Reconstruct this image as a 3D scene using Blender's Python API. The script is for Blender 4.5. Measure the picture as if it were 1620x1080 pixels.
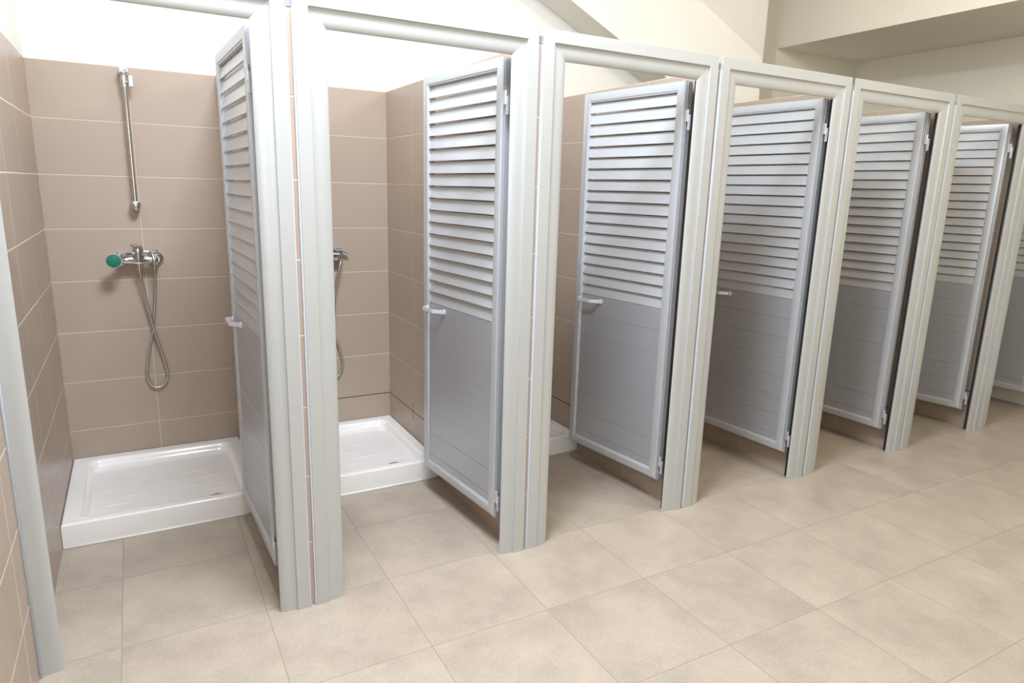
import bpy, math, random
from mathutils import Vector, Matrix
sc = bpy.context.scene
COL = sc.collection
for o in list(bpy.data.objects): bpy.data.objects.remove(o)
R = math.radians

# ------------------------------------------------------------------ camera
YAW, PITCH, ROLL = 0.5099, -0.2217, 0.0273
fw = Vector((math.sin(YAW)*math.cos(PITCH), math.cos(YAW)*math.cos(PITCH), math.sin(PITCH)))
rt = Vector((math.cos(YAW), -math.sin(YAW), 0)); up = rt.cross(fw)
r2 = rt*math.cos(ROLL) + up*math.sin(ROLL); u2 = -rt*math.sin(ROLL) + up*math.cos(ROLL)
cd = bpy.data.cameras.new('camera'); cam = bpy.data.objects.new('camera', cd); COL.objects.link(cam)
cam.matrix_world = Matrix(((r2.x, u2.x, -fw.x, 0.3641), (r2.y, u2.y, -fw.y, -2.2301), (r2.z, u2.z, -fw.z, 1.4894), (0, 0, 0, 1)))
cd.sensor_width = 36.0; cd.lens = 36.0*1068.65/1620.0; cd.clip_start = 0.02
sc.camera = cam

# ------------------------------------------------------------------ world, lights, exposure
w = bpy.data.worlds.new('sky'); sc.world = w; w.use_nodes = True
w.node_tree.nodes['Background'].inputs[0].default_value = (0.80, 0.88, 1.0, 1)
w.node_tree.nodes['Background'].inputs[1].default_value = 1.0
sc.view_settings.view_transform = 'Standard'; sc.view_settings.look = 'None'
sc.view_settings.exposure = 0.02; sc.view_settings.gamma = 1.0; sc.view_settings.use_curve_mapping = False

def area(name, loc, target, sx, sy, power, col, spread=180):
    l = bpy.data.lights.new(name, 'AREA'); l.shape = 'RECTANGLE'; l.size = sx; l.size_y = sy
    l.energy = power; l.color = col; l.spread = R(spread)
    o = bpy.data.objects.new(name, l); COL.objects.link(o); o.location = loc
    o.rotation_euler = (Vector(target)-Vector(loc)).to_track_quat('-Z', 'Y').to_euler()
    return o
area('skylight_daylight', (0.95, -0.62, 3.44), (0.95, -0.62, 0), 0.8, 0.7, 150, (0.78, 0.86, 1.0))
area('side_window_daylight', (0.03, -2.75, 1.75), (3.2, 0.2, 1.3), 1.5, 1.2, 27, (0.80, 0.89, 1.0))
area('front_fill_light', (2.4, -3.9, 2.0), (2.6, 0, 1.0), 4.2, 1.7, 8, (1.0, 0.965, 0.91))  # unseen warm fill added behind the camera for general brightness
pl_ = bpy.data.lights.new('bulkhead_fill_light', 'POINT'); pl_.energy = 72; pl_.color = (1.0, 0.94, 0.84); pl_.shadow_soft_size = .2  # unseen warm point light added to brighten the bulkhead, no fixture
po_ = bpy.data.objects.new('bulkhead_fill_light', pl_); COL.objects.link(po_); po_.location = (3.5, -1.15, 3.1)

# ------------------------------------------------------------------ constants of the place
D = 1.612; B0 = 0.8217; P = 0.8794; H = 2.055; PT = 0.04; N = 7
B = [B0 + P*i for i in range(N)]
XW = B[6] + PT

# ------------------------------------------------------------------ materials
def new_mat(name):
    m = bpy.data.materials.new(name); m.use_nodes = True
    return m, m.node_tree.nodes, m.node_tree.links, m.node_tree.nodes['Principled BSDF']
def lin(r, g, b):
    f = lambda c: c/12.92 if c <= .04045 else ((c+.055)/1.055)**2.4
    return (f(r/255), f(g/255), f(b/255), 1)
def simple(name, col, rough=.5, metal=0, noise=0, nscale=60, bump=0, spec=None, coat=0):
    m, n, l, b = new_mat(name)
    b.inputs['Base Color'].default_value = col; b.inputs['Roughness'].default_value = rough
    b.inputs['Metallic'].default_value = metal
    if spec is not None: b.inputs['Specular IOR Level'].default_value = spec
    if coat: b.inputs['Coat Weight'].default_value = coat; b.inputs['Coat Roughness'].default_value = .08
    g = n.new('ShaderNodeNewGeometry')
    t = n.new('ShaderNodeTexNoise'); t.inputs['Scale'].default_value = nscale; t.inputs['Detail'].default_value = 4
    l.new(g.outputs['Position'], t.inputs['Vector'])
    if noise:
        mx = n.new('ShaderNodeMix'); mx.data_type = 'RGBA'
        mx.inputs[6].default_value = tuple(c*(1-noise) for c in col[:3])+(1,); mx.inputs[7].default_value = tuple(min(1, c*(1+noise)) for c in col[:3])+(1,)
        l.new(t.outputs['Fac'], mx.inputs[0]); l.new(mx.outputs[2], b.inputs['Base Color'])
    if bump:
        bp = n.new('ShaderNodeBump'); bp.inputs['Strength'].default_value = bump; bp.inputs['Distance'].default_value = .001
        l.new(t.outputs['Fac'], bp.inputs['Height']); l.new(bp.outputs[0], b.inputs['Normal'])
    return m
def math_(n, l, op, a, b=None, c=None):
    x = n.new('ShaderNodeMath'); x.operation = op
    for i, v in enumerate((a, b, c)):
        if v is None: continue
        if isinstance(v, (int, float)): x.inputs[i].default_value = v
        else: l.new(v, x.inputs[i])
    return x.outputs[0]
def tiles(name, ua, u0, du, va, v0, dv, gw, col, grout, rough, var, mottle, darkseam=False, bumpd=.0012):
    m, n, l, b = new_mat(name)
    g = n.new('ShaderNodeNewGeometry'); s = n.new('ShaderNodeSeparateXYZ'); l.new(g.outputs['Position'], s.inputs[0])
    U = math_(n, l, 'DIVIDE', math_(n, l, 'SUBTRACT', s.outputs[ua], u0), du)
    V = math_(n, l, 'DIVIDE', math_(n, l, 'SUBTRACT', s.outputs[va], v0), dv)
    def edge(X, d):
        f = math_(n, l, 'FRACT', X)
        return math_(n, l, 'MULTIPLY', math_(n, l, 'MINIMUM', f, math_(n, l, 'SUBTRACT', 1.0, f)), d)
    eu, ev = edge(U, du), edge(V, dv)
    e = math_(n, l, 'MINIMUM', eu, ev)
    mr = n.new('ShaderNodeMapRange'); mr.interpolation_type = 'SMOOTHSTEP'
    mr.inputs[1].default_value = gw*.35; mr.inputs[2].default_value = gw*.75; l.new(e, mr.inputs[0])
    cb = n.new('ShaderNodeCombineXYZ'); l.new(math_(n, l, 'FLOOR', U), cb.inputs[0]); l.new(math_(n, l, 'FLOOR', V), cb.inputs[1])
    wn = n.new('ShaderNodeTexWhiteNoise'); l.new(cb.outputs[0], wn.inputs['Vector'])
    off = n.new('ShaderNodeVectorMath'); off.operation = 'MULTIPLY_ADD'
    off.inputs[1].default_value = (7, 7, 7); l.new(wn.outputs['Color'], off.inputs[0]); l.new(g.outputs['Position'], off.inputs[2])
    t1 = n.new('ShaderNodeTexNoise'); t1.inputs['Scale'].default_value = 5 if mottle else 2; t1.inputs['Detail'].default_value = 7; t1.inputs['Roughness'].default_value = .62
    l.new(off.outputs[0], t1.inputs['Vector'])
    t2 = n.new('ShaderNodeTexNoise'); t2.inputs['Scale'].default_value = 90; t2.inputs['Detail'].default_value = 4; l.new(g.outputs['Position'], t2.inputs['Vector'])
    val = math_(n, l, 'MULTIPLY_ADD', math_(n, l, 'SUBTRACT', t1.outputs['Fac'], .5), mottle, 1.0)
    val = math_(n, l, 'MULTIPLY_ADD', math_(n, l, 'SUBTRACT', t2.outputs['Fac'], .5), mottle*.45, val)
    val = math_(n, l, 'MULTIPLY_ADD', math_(n, l, 'SUBTRACT', wn.outputs['Value'], .5), var, val)
    sc_ = n.new('ShaderNodeVectorMath'); sc_.operation = 'SCALE'; sc_.inputs[0].default_value = col[:3]; l.new(val, sc_.inputs[3])
    gm = n.new('ShaderNodeMix'); gm.data_type = 'RGBA'; gm.inputs[6].default_value = grout; gm.inputs[7].default_value = grout
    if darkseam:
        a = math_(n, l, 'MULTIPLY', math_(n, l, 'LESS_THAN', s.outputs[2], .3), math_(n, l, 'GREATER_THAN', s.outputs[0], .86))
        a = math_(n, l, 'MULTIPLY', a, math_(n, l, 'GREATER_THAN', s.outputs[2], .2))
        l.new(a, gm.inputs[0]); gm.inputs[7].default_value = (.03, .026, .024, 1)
    mx = n.new('ShaderNodeMix'); mx.data_type = 'RGBA'
    l.new(mr.outputs[0], mx.inputs[0]); l.new(gm.outputs[2], mx.inputs[6]); l.new(sc_.outputs[0], mx.inputs[7])
    l.new(mx.outputs[2], b.inputs['Base Color'])
    rr = math_(n, l, 'MULTIPLY_ADD', mr.outputs[0], rough-.8, .8); l.new(rr, b.inputs['Roughness'])
    bp = n.new('ShaderNodeBump'); bp.inputs['Distance'].default_value = bumpd; bp.inputs['Strength'].default_value = .6
    hh = math_(n, l, 'MULTIPLY_ADD', t2.outputs['Fac'], .12 if mottle > .1 else .03, mr.outputs[0])
    l.new(hh, bp.inputs['Height']); l.new(bp.outputs[0], b.inputs['Normal'])
    return m
TC = lin(176, 158, 141); TG = lin(204, 188, 168)
M_TB = tiles('taupe_tile_back', 0, .398, P, 2, 0, .25, .0042, TC, TG, .38, .03, .05, True)
M_TS = tiles('taupe_tile_side', 1, .012, .4, 2, 0, .25, .0042, TC, TG, .38, .03, .05, True)
M_TL = tiles('taupe_tile_left', 1, .27, .4, 2, 0, .25, .0055, TC, lin(226, 212, 192), .34, .03, .05)
M_TF = tiles('taupe_tile_front', 0, .41, P*4, 2, 0, .25, .0042, lin(182, 162, 146), lin(215, 202, 188), .4, .03, .05)
M_FL = tiles('beige_floor_tile', 0, .216, .4505, 1, .05, .4475, .0026, lin(169, 156, 140), lin(147, 134, 117), .42, .05, .68, bumpd=.0006)
M_WH = simple('white_plaster', lin(238, 236, 228), .8, 0, .015, 8, .15)
M_CR = simple('cream_plaster', lin(243, 238, 224), .8, 0, .015, 8, .15)
M_FR = simple('silver_grey_profile', lin(188, 190, 189), .38, .25, .015, 30, 0)
M_DM = simple('satin_aluminium', lin(200, 203, 206), .36, .4, .02, 40, 0)
M_DP = simple('brushed_aluminium_plank', lin(188, 191, 197), .36, .5, .02, 40, 0)
M_DK = simple('gap_black', (.012, .012, .013, 1), .6)  # flat black for the dark hinge gap and the drain slot
M_SL = simple('silicone_sealant', lin(205, 214, 228), .5)
M_SW = simple('white_sealant', lin(238, 234, 226), .5)
M_CH = simple('chrome', (.72, .73, .75, 1), .13, 1)
M_HS = simple('steel_hose', (.60, .60, .61, 1), .25, 1)
M_GR = simple('green_rubber', lin(20, 112, 86), .55, 0, .12, 900, .4)
M_CE = simple('white_ceramic', lin(246, 242, 236), .12, 0, .0, 10, 0, coat=.6)
M_HD = simple('pale_handle_metal', lin(226, 224, 228), .35, .2)
M_PL = simple('clear_plastic', lin(222, 224, 220), .2)
M_ST = simple('hinge_steel', lin(214, 216, 220), .3, .6)
M_GY = simple('grey_spacer', lin(150, 156, 158), .5)

# ------------------------------------------------------------------ mesh helpers
class MB:
    def __init__(s): s.v = []; s.f = []; s.m = []; s.mi = 0
    def add(s, vs, fs):
        k = len(s.v); s.v += [tuple(v) for v in vs]
        for f in fs: s.f.append([k+i for i in f]); s.m.append(s.mi)
    def box(s, x0, x1, y0, y1, z0, z1):
        s.add([(x0,y0,z0),(x1,y0,z0),(x1,y1,z0),(x0,y1,z0),(x0,y0,z1),(x1,y0,z1),(x1,y1,z1),(x0,y1,z1)],
              [(0,3,2,1),(4,5,6,7),(0,1,5,4),(1,2,6,5),(2,3,7,6),(3,0,4,7)])
    def loft(s, rings, cap=True, closed=True):
        n = len(rings[0]); vs = [p for r in rings for p in r]; fs = []
        for i in range(len(rings)-1):
            for j in range(n if closed else n-1):
                a = i*n+j; b = i*n+(j+1) % n
                fs.append((a, b, b+n, a+n))
        if cap: fs.append(tuple(reversed(range(n)))); fs.append(tuple(range(len(vs)-n, len(vs))))
        s.add(vs, fs)
    def tube(s, pts, rad, seg=10, cap=True):
        pts = [Vector(p) for p in pts]; rings = []; nrm = None
        for i, p in enumerate(pts):
            t = (pts[min(i+1, len(pts)-1)]-pts[max(i-1, 0)]).normalized()
            if nrm is None:
                nrm = t.cross(Vector((0, 0, 1)))
                if nrm.length < .1: nrm = t.cross(Vector((1, 0, 0)))
            nrm = (nrm - t*nrm.dot(t)).normalized(); bn = t.cross(nrm)
            r = rad[i] if isinstance(rad, (list, tuple)) else rad
            rings.append([p+(nrm*math.cos(a)+bn*math.sin(a))*r for a in [2*math.pi*k/seg for k in range(seg)]])
        s.loft(rings, cap)
    def lathe(s, prof, o, axis, seg=24):
        # prof: list of (distance along axis, radius)
        a = Vector(axis).normalized(); n = a.cross(Vector((0, 0, 1)))
        if n.length < .1: n = a.cross(Vector((1, 0, 0)))
        n.normalize(); b = a.cross(n); o = Vector(o)
        s.loft([[o+a*d+(n*math.cos(t)+b*math.sin(t))*max(r, 1e-4) for t in [2*math.pi*k/seg for k in range(seg)]] for d, r in prof])
    def build(s, name, mat, parent=None, smooth=False, bevel=0, mats=None, auto=None):
        me = bpy.data.meshes.new(name); me.from_pydata(s.v, [], s.f)
        for m_ in (mats or [mat]): me.materials.append(m_)
        for p, mi in zip(me.polygons, s.m): p.material_index = mi; p.use_smooth = smooth
        import bmesh
        bm = bmesh.new(); bm.from_mesh(me); bmesh.ops.recalc_face_normals(bm, faces=bm.faces); bm.to_mesh(me); bm.free()
        if auto: me.set_sharp_from_angle(angle=R(auto))
        o = bpy.data.objects.new(name, me); COL.objects.link(o)
        if parent: o.parent = parent
        if bevel:
            b = o.modifiers.new('bevel', 'BEVEL'); b.width = bevel; b.segments = 2; b.limit_method = 'ANGLE'; b.harden_normals = False
        return o
def empty(name, loc, rz=0, label=None, cat=None, group=None):
    o = bpy.data.objects.new(name, None); COL.objects.link(o); o.location = loc; o.rotation_euler = (0, 0, rz)
    o.empty_display_size = .1
    if label: o['label'] = label; o['category'] = cat
    if group: o['group'] = group
    return o
def struct(o): o['kind'] = 'structure'; return o
def copy_tree(o, parent=None):
    c = o.copy(); COL.objects.link(c); c.parent = parent
    for ch in [x for x in o.children]: copy_tree(ch, c)
    return c

# ------------------------------------------------------------------ the setting
m = MB(); m.box(-.15, 6.4, -4.1, 2.3, -.1, 0); struct(m.build('floor', M_FL))
m = MB(); m.box(-.15, 0, -4.0, D, 0, 2.0); m.mi = 1; m.box(-.15, 0, -4.0, D, 2.0, 3.5)
struct(m.build('wall_left', None, mats=[M_TL, M_WH]))
m = MB(); m.box(-.15, XW, D, D+.12, 0, 2.0); m.mi = 1
m.box(-.15, 4.6, D, 2.074, 2.0, 3.5); m.box(4.6, 5.117, 2.074, 2.25, 2.0, 3.5)
struct(m.build('wall_back', None, mats=[M_TB, M_WH]))
m = MB(); m.box(4.6, XW, D+.12, 2.25, 1.94, 1.998); struct(m.build('trim_ledge', M_CR))
m = MB(); m.box(5.117, XW, 1.942, 2.2, 2.0, 2.673); struct(m.build('wall_recess', M_CR))
m = MB(); m.box(5.117, XW, -4.0, 2.25, 2.673, 3.5); struct(m.build('wall_bulkhead', M_CR))
m = MB(); m.box(XW, XW+.15, -4.0, 2.25, 0, 3.5); struct(m.build('wall_right', M_CR))
m = MB(); m.box(-.15, XW+.15, -4.15, -4.0, 0, 3.5); struct(m.build('wall_front', M_CR))
# flat ceiling with the roof light opening
m = MB(); X0, X1, Y0, Y1 = .5, 1.4, -1.0, -.24
m.box(-.15, X0, -4.15, 2.25, 3.5, 3.6); m.box(X1, XW+.15, -4.15, 2.25, 3.5, 3.6); m.box(X0, X1, -4.15, Y0, 3.5, 3.6); m.box(X0, X1, Y1, 2.25, 3.5, 3.6)
struct(m.build('ceiling', M_WH))
# unseen window bars added around the area lights (wall to the left of the camera, wall behind it, roof light)
def window_bars(name, x0, x1, y0, y1, z0, z1, ax):
    m = MB(); t_ = .05
    if ax == 0:
        for a in (y0, (y0+y1)/2, y1): m.box(x0, x1, a-t_/2, a+t_/2, z0, z1)
        for c in (z0, z1): m.box(x0, x1, y0-t_/2, y1+t_/2, c-t_/2, c+t_/2)
    elif ax == 1:
        for a in (x0, (x0+x1)/2, x1): m.box(a-t_/2, a+t_/2, y0, y1, z0, z1)
        for c in (z0, z1): m.box(x0-t_/2, x1+t_/2, y0, y1, c-t_/2, c+t_/2)
    else:
        for a in (x0, x1): m.box(a-t_/2, a+t_/2, y0, y1, z0, z1)
        for a in (y0, y1): m.box(x0, x1, a-t_/2, a+t_/2, z0, z1)
    struct(m.build(name, M_WH))
window_bars('window_1', 0, .02, -3.52, -1.98, 1.13, 2.37, 0)
window_bars('fill_light_bars', .28, 4.52, -4.0, -3.95, 1.13, 2.87, 1)  # bars added to surround the fill light behind the camera
window_bars('window_3', .5, 1.4, -1.0, -.24, 3.47, 3.6, 2)
# sloping beam against the back wall
Y1b = 1.37
pl = [(.712, 3.5), (2.024, 3.5), (4.33, 2.432), (4.33, 2.003), (3.943, 2.003)]
m = MB(); n_ = len(pl)
m.add([(x, Y1b, z) for x, z in pl]+[(x, D, z) for x, z in pl], [tuple(range(n_)), tuple(reversed(range(n_, 2*n_)))]+[(i, (i+1) % n_, (i+1) % n_+n_, i+n_) for i in range(n_)])
struct(m.build('trim_beam', M_WH))
# tiled partitions between the cubicles
for i in range(6):
    b = B[i]; m = MB(); m.box(b-PT, b+PT, .011, D, 0, 2.0)
    # front face gets its own tile layout
    m.m[2] = 1
    struct(m.build('wall_partition_%d' % (i+1), None, mats=[M_TS, M_TF]))

# ------------------------------------------------------------------ aluminium door frames
PROF = [(0,.0058),(0,.0006),(.0006,0),(.0435,0),(.0442,.001),(.0446,.0070),(.0475,.0082),(.066,.0082),(.077,.0088),(.086,.0104),(.093,.0126),(.0985,.0152),(.1010,.0174),(.1015,.0189),(.1005,.0200),(.0960,.0198),(.0760,.0194),(.0740,.021),(.0740,.030),(.0860,.030),(.0860,.0325),(.0740,.0325),(.0740,.052),(.0715,.052),(.0715,.046),(.0300,.046),(.0300,.0058)]
def frame(k, label):
    L = (B[k-1] if k else -.052) + .012; Rr = B[k] - .012
    t = empty('shower_stall', ((L+Rr)/2, 0, 0), 0, label, 'shower stall', 'metal fronted shower stalls in a row')
    ox = (L+Rr)/2
    prof = PROF
    if k == 0: pl_ = [(.0405, .0058)] + PROF[7:25] + [(.0405, .046)]
    else: pl_ = prof
    j = MB(); j.loft([[(L+u-ox, y, 0) for u, y in pl_], [(L+u-ox, y, H-u) for u, y in pl_]]); j.build('jamb', M_FR, t, True, auto=32)
    j = MB(); j.loft([[(Rr-u-ox, y, 0) for u, y in prof], [(Rr-u-ox, y, H-u) for u, y in prof]]); j.build('jamb', M_FR, t, True, auto=32)
    j = MB(); j.loft([[(max(L+u, .0008)-ox, y, H-u) for u, y in prof], [(Rr-u-ox, y, H-u) for u, y in prof]]); j.build('header', M_FR, t, True, auto=32)
    # silicone beads beside the tile strip
    for sx, xx in ((1, Rr), (-1, L)):
        if k == 0 and sx < 0:
            s = MB(); s.tube([(.0035-ox, .002, 0.002), (.0035-ox, .002, 1.2), (.0035-ox, .002, H)], .0045, 8); s.build('sealant', M_SL, t, True); continue
        if k == 6 and sx > 0: continue
        s = MB(); wd = .0035 if sx > 0 else .0055
        a, b_ = (xx, xx+wd) if sx > 0 else (xx-wd, xx)
        s.box(a-ox, b_-ox, .0025, .0109, 0.002, 2.0); s.build('sealant', M_SL, t, bevel=.001)
    # black strip standing in for the shade of the gap at the hinge jamb
    g = MB(); g.box(Rr-.0775-ox, Rr-.0742-ox, .0195, .051, .0, H-.1); g.build('gap_shade', M_DK, t)
    if k < 6:
        s = MB(); s.box(Rr+.0005-ox, Rr+.0235-ox, .012, .036, 2.003, 2.03); s.build('spacer', M_GY, t)
    return t
frame_labels = [
 'leftmost shower stall front, grey frame, louvred door edge on, against the left tiled wall',
 'shower stall front second from left, its louvred door ends at a white tray',
 'shower stall front third from left, grey louvred door over a small tray corner',
 'shower stall front fourth from left, half of its door handle hidden by the frame',
 'shower stall front fifth from left, three before the right picture edge',
 'shower stall front sixth from left, dim louvred door, last complete one',
 'shower stall front at the far right, cut off by the picture edge']
stalls = [frame(k, frame_labels[k]) for k in range(7)]

# ------------------------------------------------------------------ louvred doors
W_, Z0, Z1 = .648, .137, 1.960
def door_proto():
    s0, s1 = .012, W_; e = .044
    # profile across the member: (t from outer edge, depth)
    pr = [(0,.003),(.002,.0005),(.004,0),(.034,0),(.0365,.0008),(.0385,.0035),(.0425,.0035),(.044,.006),(.044,.036),(0,.036)]
    j = MB()
    cs = [lambda u, y: (-(s0+u), y, Z0+u), lambda u, y: (-(s0+u), y, Z1-u), lambda u, y: (-(s1-u), y, Z1-u), lambda u, y: (-(s1-u), y, Z0+u)]
    rings = [[c(u, y) for u, y in pr] for c in cs]; rings.append(rings[0])
    j.loft(rings, cap=False)
    t = j.build('door', M_DM, None, True, auto=30)
    # rebated edge strips on the hinge side
    j = MB(); j.box(-.0118, -.0085, .006, .034, Z0, Z1-.004); j.box(-.0085, -.0045, .001, .034, Z0-.002, Z1-.008)
    j.box(-.0045, 0, .010, .034, Z0, Z1-.004); j.box(0, .0035, .004, .032, Z0-.001, Z1-.012)
    j.build('edge_strip', M_DM, t, bevel=.0006)
    a0, a1 = s0+e-.003, s1-e+.003
    # slats
    lv = MB(); top = 1.916; pitch = .0529
    for i in range(17):
        zb = 1.866 - i*pitch; yb, yt = .0055, .0185; hh = .0482; th = .0022
        sec = [(yb, zb), (yt, zb+hh), (yt+th, zb+hh-.0006), (yb+th*1.2, zb+.0035), (yb+.007, zb+.0015), (yb+.007, zb)]
        lv.loft([[(-a0, y, z) for y, z in sec], [(-a1, y, z) for y, z in sec]])
    # closing strip above the boards
    sec = [(.0075, .9665), (.0185, 1.020), (.021, 1.020), (.0105, .9665)]
    lv.loft([[(-a0, y, z) for y, z in sec], [(-a1, y, z) for y, z in sec]])
    lv.build('louver_panel', M_DM, t)
    # boards
    rnd = random.Random(5); pn = MB(); z = .965
    while z > .19:
        zl = max(z-.1065, .176); q = rnd.uniform(-.0009, .0009)
        pn.add([(-a0,.0085+q,zl+.0012),(-a1,.0085+q,zl+.0012),(-a1,.0085-q,z-.0006),(-a0,.0085-q,z-.0006),(-a0,.0115+q,zl-.0004),(-a1,.0115+q,zl-.0004),(-a1,.0115-q,z),(-a0,.0115-q,z)],
               [(0,1,2,3),(0,4,5,1),(3,2,6,7),(0,3,7,4),(1,5,6,2)])
        z = zl
    pn.box(-a1, -a0, .012, .024, .174, .966)
    pn.build('board_panel', M_DP, t)
    # handle
    h = MB(); zc = .94; hw = .0085
    path = [(-.466, -.0005), (-.470, -.003), (-.503, -.029), (-.509, -.031), (-.594, -.031), (-.600, -.027), (-.602, -.003), (-.606, -.0005)]
    ring = []
    for i, (x, y) in enumerate(path):
        a = Vector(path[max(i-1, 0)]); b_ = Vector(path[min(i+1, len(path)-1)]); d = (b_-a).normalized(); nn = Vector((-d.y, d.x))*.002
        ring.append([(x-nn.x, y-nn.y+.0005, zc-hw), (x+nn.x, y+nn.y+.0005, zc-hw), (x+nn.x, y+nn.y+.0005, zc+hw), (x-nn.x, y-nn.y+.0005, zc+hw)])
    h.loft(ring)
    for xc in (-.461, -.607):
        h.lathe([(0, .0115), (.0035, .0115), (.0042, .0105)], (xc, .0085 if xc > -.5 else 0.0005, zc), (0, -1, 0), 20)
    h.box(-.470, -.452, .001, .0085, zc-.010, zc+.010)
    ho = h.build('handle', M_HD, t, bevel=.0005); ho['label'] = 'pale grey pull handle'
    # hinges
    for zc, sgn in ((1.815, 1), (.235, 1)):
        g = MB()
        g.box(.002, .0175, -.003, .004, zc-.025, zc+.025)
        g.box(.0175, .030, -.002, .006, zc-.06, zc+.004)
        g.lathe([(-.025, .0045), (.025, .0045)], (.0175, -.001, zc), (0, 0, 1), 14)
        g.lathe([(0, .0028), (.0012, .0028)], (.0245, -.002, zc-.045), (0, -1, 0), 10)
        g.lathe([(0, .0028), (.0012, .0028)], (.0245, -.002, zc-.02), (0, -1, 0), 10)
        g.build('hinge', M_ST, t, bevel=.0006)
    return t
dpar = [(.113,.103,.029),(.108,.080,.093),(.105,.079,.127),(.112,.059,.074),(.134,.066,.063),(.125,.073,.187),(.118,.070,.17)]
proto = door_proto()
for k, (dx, hy, th) in enumerate(dpar):
    o = proto if k == 0 else copy_tree(proto)
    o.parent = stalls[k]
    o.location = (B[k]-dx-stalls[k].location.x, hy, 0); o.rotation_euler = (0, 0, -(math.pi/2-th))

# ------------------------------------------------------------------ shower trays
def tray_mesh(Wt=.780, Dt=.772, Ht=.105):
    nx, ny = 150, 150
    rl, rr_, rf, rb = .060, .050, .040, .055; sl = .035; dep = .036
    arcs = [(.139,.246,1.218),(.137,.243,1.05),(.219,.325,1.295),(.217,.327,1.126),(.219,.323,.962),(.34,.445,1.21),(.336,.444,1.042),(.458,.561,1.294),(.451,.56,1.123),(.452,.545,.956),(.536,.641,1.207),(.528,.64,1.037)]
    arcs = [(a, b, y-(D-Dt)) for a, b, y in arcs]
    def sm(t): t = max(0, min(1, t)); return t*t*(3-2*t)
    def hz(x, y):
        dx = min(x-rl, Wt-rr_-x); dy = min(y-rf, Dt-rb-y)
        # rounded rectangle distance
        rc = .06; px = max(0, rc-dx); py = max(0, rc-dy)
        d = rc-math.hypot(px, py) if (px > 0 and py > 0) else min(dx, dy)
        if dx < 0 or dy < 0: d = min(d, min(dx, dy))
        z = Ht - dep*sm(d/sl) - .004*sm((d-sl)/.2)
        for a, b, yc in arcs:
            t = (x-a)/(b-a)
            if -.06 < t < 1.06:
                cy = yc + .006*(1-(2*t-1)**2) + .004*(t-.5)
                q = abs(y-cy)
                if q < .006: z += .0022*(1-(q/.006)**2)*sm(min(t+.06, 1.06-t)/.15)
        e = min(x, Wt-x, y, Dt-y); r = .008
        if e < r: z -= r-math.sqrt(max(0, r*r-(r-e)**2))
        return z
    def line(n, W): 
        e = [0, .001, .0025, .005, .008]
        mid = [.008+(W-.016)*i/(n-1) for i in range(1, n-1)]
        return e+mid+[W-q for q in reversed(e)]
    xs, ys = line(nx, Wt), line(ny, Dt); m = MB(); nX, nY = len(xs), len(ys)
    vs = [(x, y, hz(x, y)) for y in ys for x in xs]
    fs = [(j*nX+i, j*nX+i+1, (j+1)*nX+i+1, (j+1)*nX+i) for j in range(nY-1) for i in range(nX-1)]
    per = [i for i in range(nX)]+[(j+1)*nX-1 for j in range(1, nY)]+[(nY-1)*nX+i for i in range(nX-2, -1, -1)]+[j*nX for j in range(nY-2, 0, -1)]
    k = len(vs); vs += [(vs[p][0], vs[p][1], 0.001) for p in per]; n = len(per)
    fs += [(per[i], k+i, k+(i+1) % n, per[(i+1) % n]) for i in range(n)]
    m.add(vs, fs); return m
def tray(x, wd, label):
    t = empty('shower_tray', (x, D-.772, 0), 0, label, 'shower tray', 'white shower trays in the cubicles')
    Wt = wd-.003
    b = tray_mesh(Wt).build('basin', M_CE, t, True, auto=50); b.location = (.0015, -.001, 0)
    d = MB(); d.lathe([(0, .047), (.003, .046), (.004, .042), (.0025, .038), (.0025, .012), (.004, .010), (.0045, 0)], (.596, .086, .0668), (0, 0, 1), 32)
    dr = d.build('drain', M_CH, t, True, auto=40); dr['label'] = 'chrome drain cover'
    d = MB(); d.lathe([(0, .037), (.0006, .037)], (.596, .086, .0695), (0, 0, 1), 32); d.build('drain_slot', M_DK, dr)
    s = MB(); s.tube([(.002, -.001, .003), (Wt/2, -.0015, .003), (Wt-.002, -.001, .003)], .006, 8); s.build('sealant', M_SW, t, True)
    return t
tray(0, B[0]-PT, 'white ceramic shower tray below the green hand shower, beside the left wall')
tray(B[0]+PT, P-2*PT, 'white ceramic shower tray in the second cubicle, partly behind its open door')
tray(B[1]+PT, P-2*PT, 'white ceramic shower tray in the third cubicle, only one corner showing')

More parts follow.
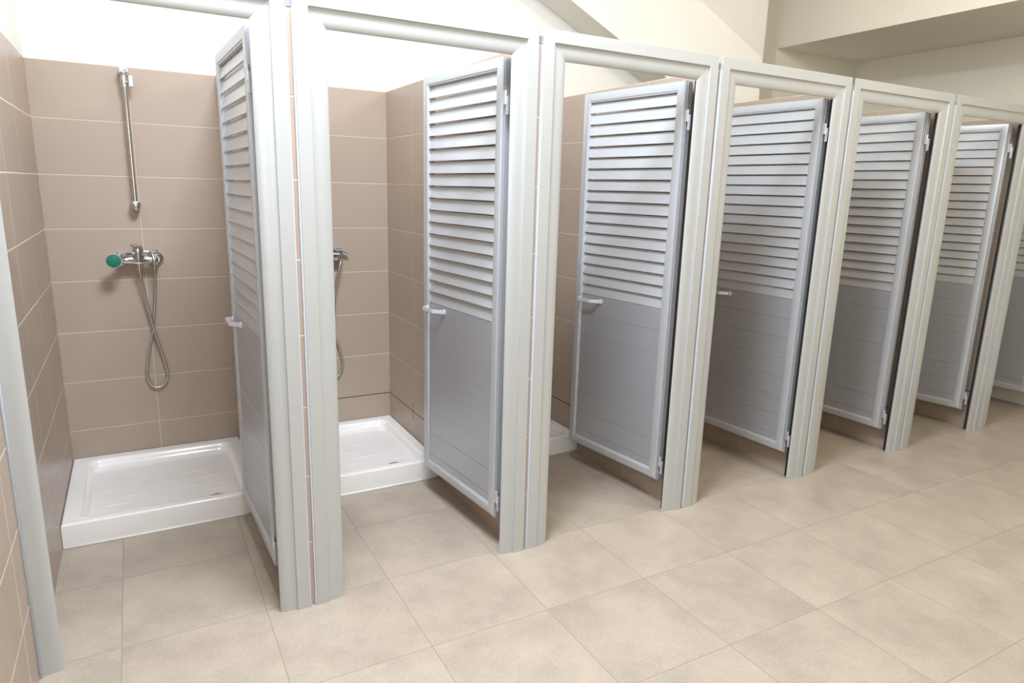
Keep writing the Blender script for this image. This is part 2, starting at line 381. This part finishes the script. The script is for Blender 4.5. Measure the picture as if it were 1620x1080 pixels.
# ------------------------------------------------------------------ taps, hand showers, rail
def spline(pts, n):
    out = []; pts = [Vector(p) for p in pts]; q = [pts[0]*2-pts[1]]+pts+[pts[-1]*2-pts[-2]]
    for i in range(1, len(q)-2):
        for k in range(n):
            t = k/n; a, b, c, d = q[i-1:i+3]
            out.append(.5*((2*b)+(c-a)*t+(2*a-5*b+4*c-d)*t*t+(3*b-a-3*c+d)*t*t*t))
    out.append(pts[-1]); return out
YM = D-.062; ZM = 1.103
def mixer(ox, label):
    t = empty('shower_mixer', (.372+ox, D, ZM), 0, label, 'tap', 'chrome shower mixers on the back wall')
    def T(m_): # world coords -> local
        m_.v = [(a-.372, b-D, c-ZM) for a, b, c in m_.v]; return m_
    m = MB(); m.lathe([(0, .010), (.004, .0145), (.012, .0165), (.03, .0175), (.055, .0185), (.070, .0235), (.083, .0245), (.096, .0235), (.112, .0185), (.138, .0175), (.155, .0165), (.163, .0145), (.167, .010)], (.290, YM, ZM), (1, 0, 0), 28)
    for xx in (.298, .448):
        m.lathe([(0, .0165), (.028, .0165), (.03, .018), (.05, .018)], (xx, YM, ZM), (0, 1, 0), 20)
        m.lathe([(0, .009), (.010, .009), (.012, .006)], (xx, YM-.002, ZM-.017), (0, 0, -1), 16)
    T(m).build('body', M_CH, t, True, auto=35)
    for xx in (.298, .448):
        m = MB(); m.lathe([(0, .036), (.004, .036), (.010, .033), (.014, .026), (.020, .020), (.022, .018)], (xx, D-.0005, ZM), (0, -1, 0), 32)
        T(m).build('escutcheon', M_CH, t, True, auto=35)
    m = MB(); m.lathe([(-.02, .020), (0, .0265), (.012, .0275), (.034, .0265), (.050, .023), (.060, .017), (.066, .006)], (.372, YM-.008, ZM+.014), (0, -.10, 1), 24)
    m.tube([(.374, YM-.010, ZM+.060), (.366, YM-.030, ZM+.068), (.354, YM-.058, ZM+.074), (.346, YM-.080, ZM+.078)], [.018, .013, .008, .006], 12)
    T(m).build('lever', M_CH, t, True, auto=35)
    m = MB(); m.lathe([(0, .0105), (.014, .0105), (.015, .012), (.030, .012), (.031, .009)], (.372, YM, ZM-.018), (0, 0, -1), 16)
    T(m).build('outlet', M_CH, t, True, auto=35)
    m = MB(); m.tube([(.402, YM+.010, ZM+.010), (.404, YM+.020, ZM+.030)], .006, 10)
    m.lathe([(0, .007), (.012, .007), (.016, .009), (.034, .0115), (.036, .009)], (.424, YM+.012, ZM+.036), (1, -.3, .08), 16)
    T(m).build('holder', M_CH, t, True, auto=35)
    return t
def hand_shower(ox, label, hose_pts=None, lift=0, ext=0):
    t = empty('hand_shower', (.300+ox, D-.11, ZM), 0, label, 'hand shower', 'hand showers hanging on the mixers')
    O = Vector((.300, D-.11, ZM))
    def T(m_): m_.v = [(a-O.x, b-O.y, c-O.z) for a, b, c in m_.v]; return m_
    hd = Vector((.268, D-.118, ZM+.004+lift)); ax = Vector((-.02, -1, .06)).normalized()
    m = MB(); m.lathe([(-.024, .008), (-.020, .020), (-.010, .031), (0, .0345), (.005, .0345), (.008, .033)], hd, ax, 32)
    m.tube([hd-ax*.014+Vector((.01, 0, .008)), (.306, D-.080, ZM+.028+lift*.8), (.338, D-.042, ZM+.034+lift*.5), (.385+ext*.5, D-.027, ZM+.035), (.424+ext, D-.027, ZM+.035-ext*.4)], [.015, .0115, .0105, .0110, .009], 16)
    T(m).build('handle', M_CH, t, True, auto=35)
    m = MB(); m.lathe([(.0075, .0325), (.0105, .032), (.012, .029), (.0125, 0)], hd, ax, 32)
    for rr, nn in ((.008, 6), (.016, 12), (.024, 18)):
        for i in range(nn):
            a = 2*math.pi*i/nn; v = ax.cross(Vector((0, 0, 1))).normalized(); w_ = ax.cross(v)
            m.lathe([(.012, .0012), (.0138, .0010)], hd+(v*math.cos(a)+w_*math.sin(a))*rr, ax, 6)
    f = T(m).build('spray_face', M_GR, t, True, auto=40); f['label'] = 'green rubber spray face'
    hp = hose_pts or [(.372, YM, ZM-.046), (.374, YM+.004, ZM-.075), (.383, D-.045, .945), (.412, D-.030, .742), (.438, D-.022, .62), (.456, D-.018, .511), (.444, D-.016, .462), (.405, D-.014, .436), (.372, D-.014, .462), (.362, D-.016, .521), (.378, D-.014, .62), (.406, D-.016, .742), (.428, D-.030, .90), (.437, D-.052, 1.006), (.438, D-.080, 1.045), (.439, D-.094, 1.080), (.437, D-.092, 1.115), (.432, D-.066, 1.137), (.426, D-.036, 1.140)]
    sp = spline(hp, 24); L = 0; pts = [sp[0]]; step = .0016
    for a, b in zip(sp, sp[1:]):
        d = (b-a).length; k = max(1, int(d/step))
        for i in range(1, k+1): pts.append(a+(b-a)*i/k)
    rad = [.0062+(.0009 if (i//1) % 3 else -.0007) for i in range(len(pts))]
    m = MB(); m.tube(pts, rad, 9); h = T(m).build('hose', M_HS, t, True)
    for a, b in ((pts[0], pts[20]), (pts[-1], pts[-20])):
        m = MB(); m.tube([a, a+(b-a).normalized()*.024], [.0095, .0085], 12)
        T(m).build('hose_nut', M_CH, h, True, auto=40)
    return t
mixer(0, 'chrome shower mixer on the leftmost back wall, holding the green hand shower')
hand_shower(0, 'chrome hand shower with green face lying across the leftmost mixer, hose looping below')
mixer(P+.03, 'chrome shower mixer in the second cubicle, only its right end showing beside the frame')
hand_shower(P+.03, 'hand shower of the second cubicle, only its steel hose and end show beside the frame',
   [(.372, YM, ZM-.046), (.366, YM+.004, ZM-.085), (.352, D-.045, .945), (.350, D-.030, .742), (.430, D-.022, .60), (.458, D-.018, .50), (.460, D-.016, .450), (.435, D-.014, .395), (.405, D-.014, .385), (.375, D-.016, .42), (.372, D-.014, .50), (.400, D-.016, .62), (.418, D-.022, .74), (.424, D-.040, .90), (.440, D-.062, 1.006), (.456, D-.058, 1.070), (.464, D-.034, 1.108)], .045, .08)
def rail(ox, label):
    t = empty('shower_rail', (.382+ox, D, 1.35), 0, label, 'rail', None)
    O = Vector((.382, D, 1.35)); yb = D-.048
    def T(m_): m_.v = [(a-O.x, b-O.y, c-O.z) for a, b, c in m_.v]; return m_
    m = MB(); m.tube([(.382, yb, 1.375), (.382, yb, 1.97)], .0105, 18); T(m).build('pole', M_CH, t, True, auto=40)
    for z, nm, s in ((1.968, 'top_bracket', 1), (1.372, 'end_cap', -1)):
        m = MB(); rings = []
        for d, w_, h_ in ((0, .023, .030), (.020, .023, .030), (.050, .0225, .029), (.060, .019, .025), (.064, .012, .016)):
            rings.append([(.382+w_*math.cos(a), D-.0005-d, z+(h_*math.sin(a) if math.sin(a)*s > 0 else h_*.45*math.sin(a))*1.15) for a in [2*math.pi*i/24 for i in range(24)]])
        m.loft(rings); T(m).build(nm, M_CH, t, True, auto=40)
    m = MB(); m.lathe([(-.026, .0135), (-.024, .0165), (.024, .0165), (.026, .0135)], (.382, yb, 1.925), (0, 0, 1), 20)
    m.tube([(.382, yb-.006, 1.925), (.400, yb-.016, 1.925)], [.009, .007], 12)
    T(m).build('slider', M_CH, t, True, auto=40)
    m = MB(); m.box(.400, .417, yb-.030, yb-.002, 1.905, 1.955); s = T(m).build('slider_lever', M_PL, t, bevel=.004); s['label'] = 'pale plastic clamp lever'
    return t
rail(0, 'chrome vertical rail without a head on the leftmost back wall')
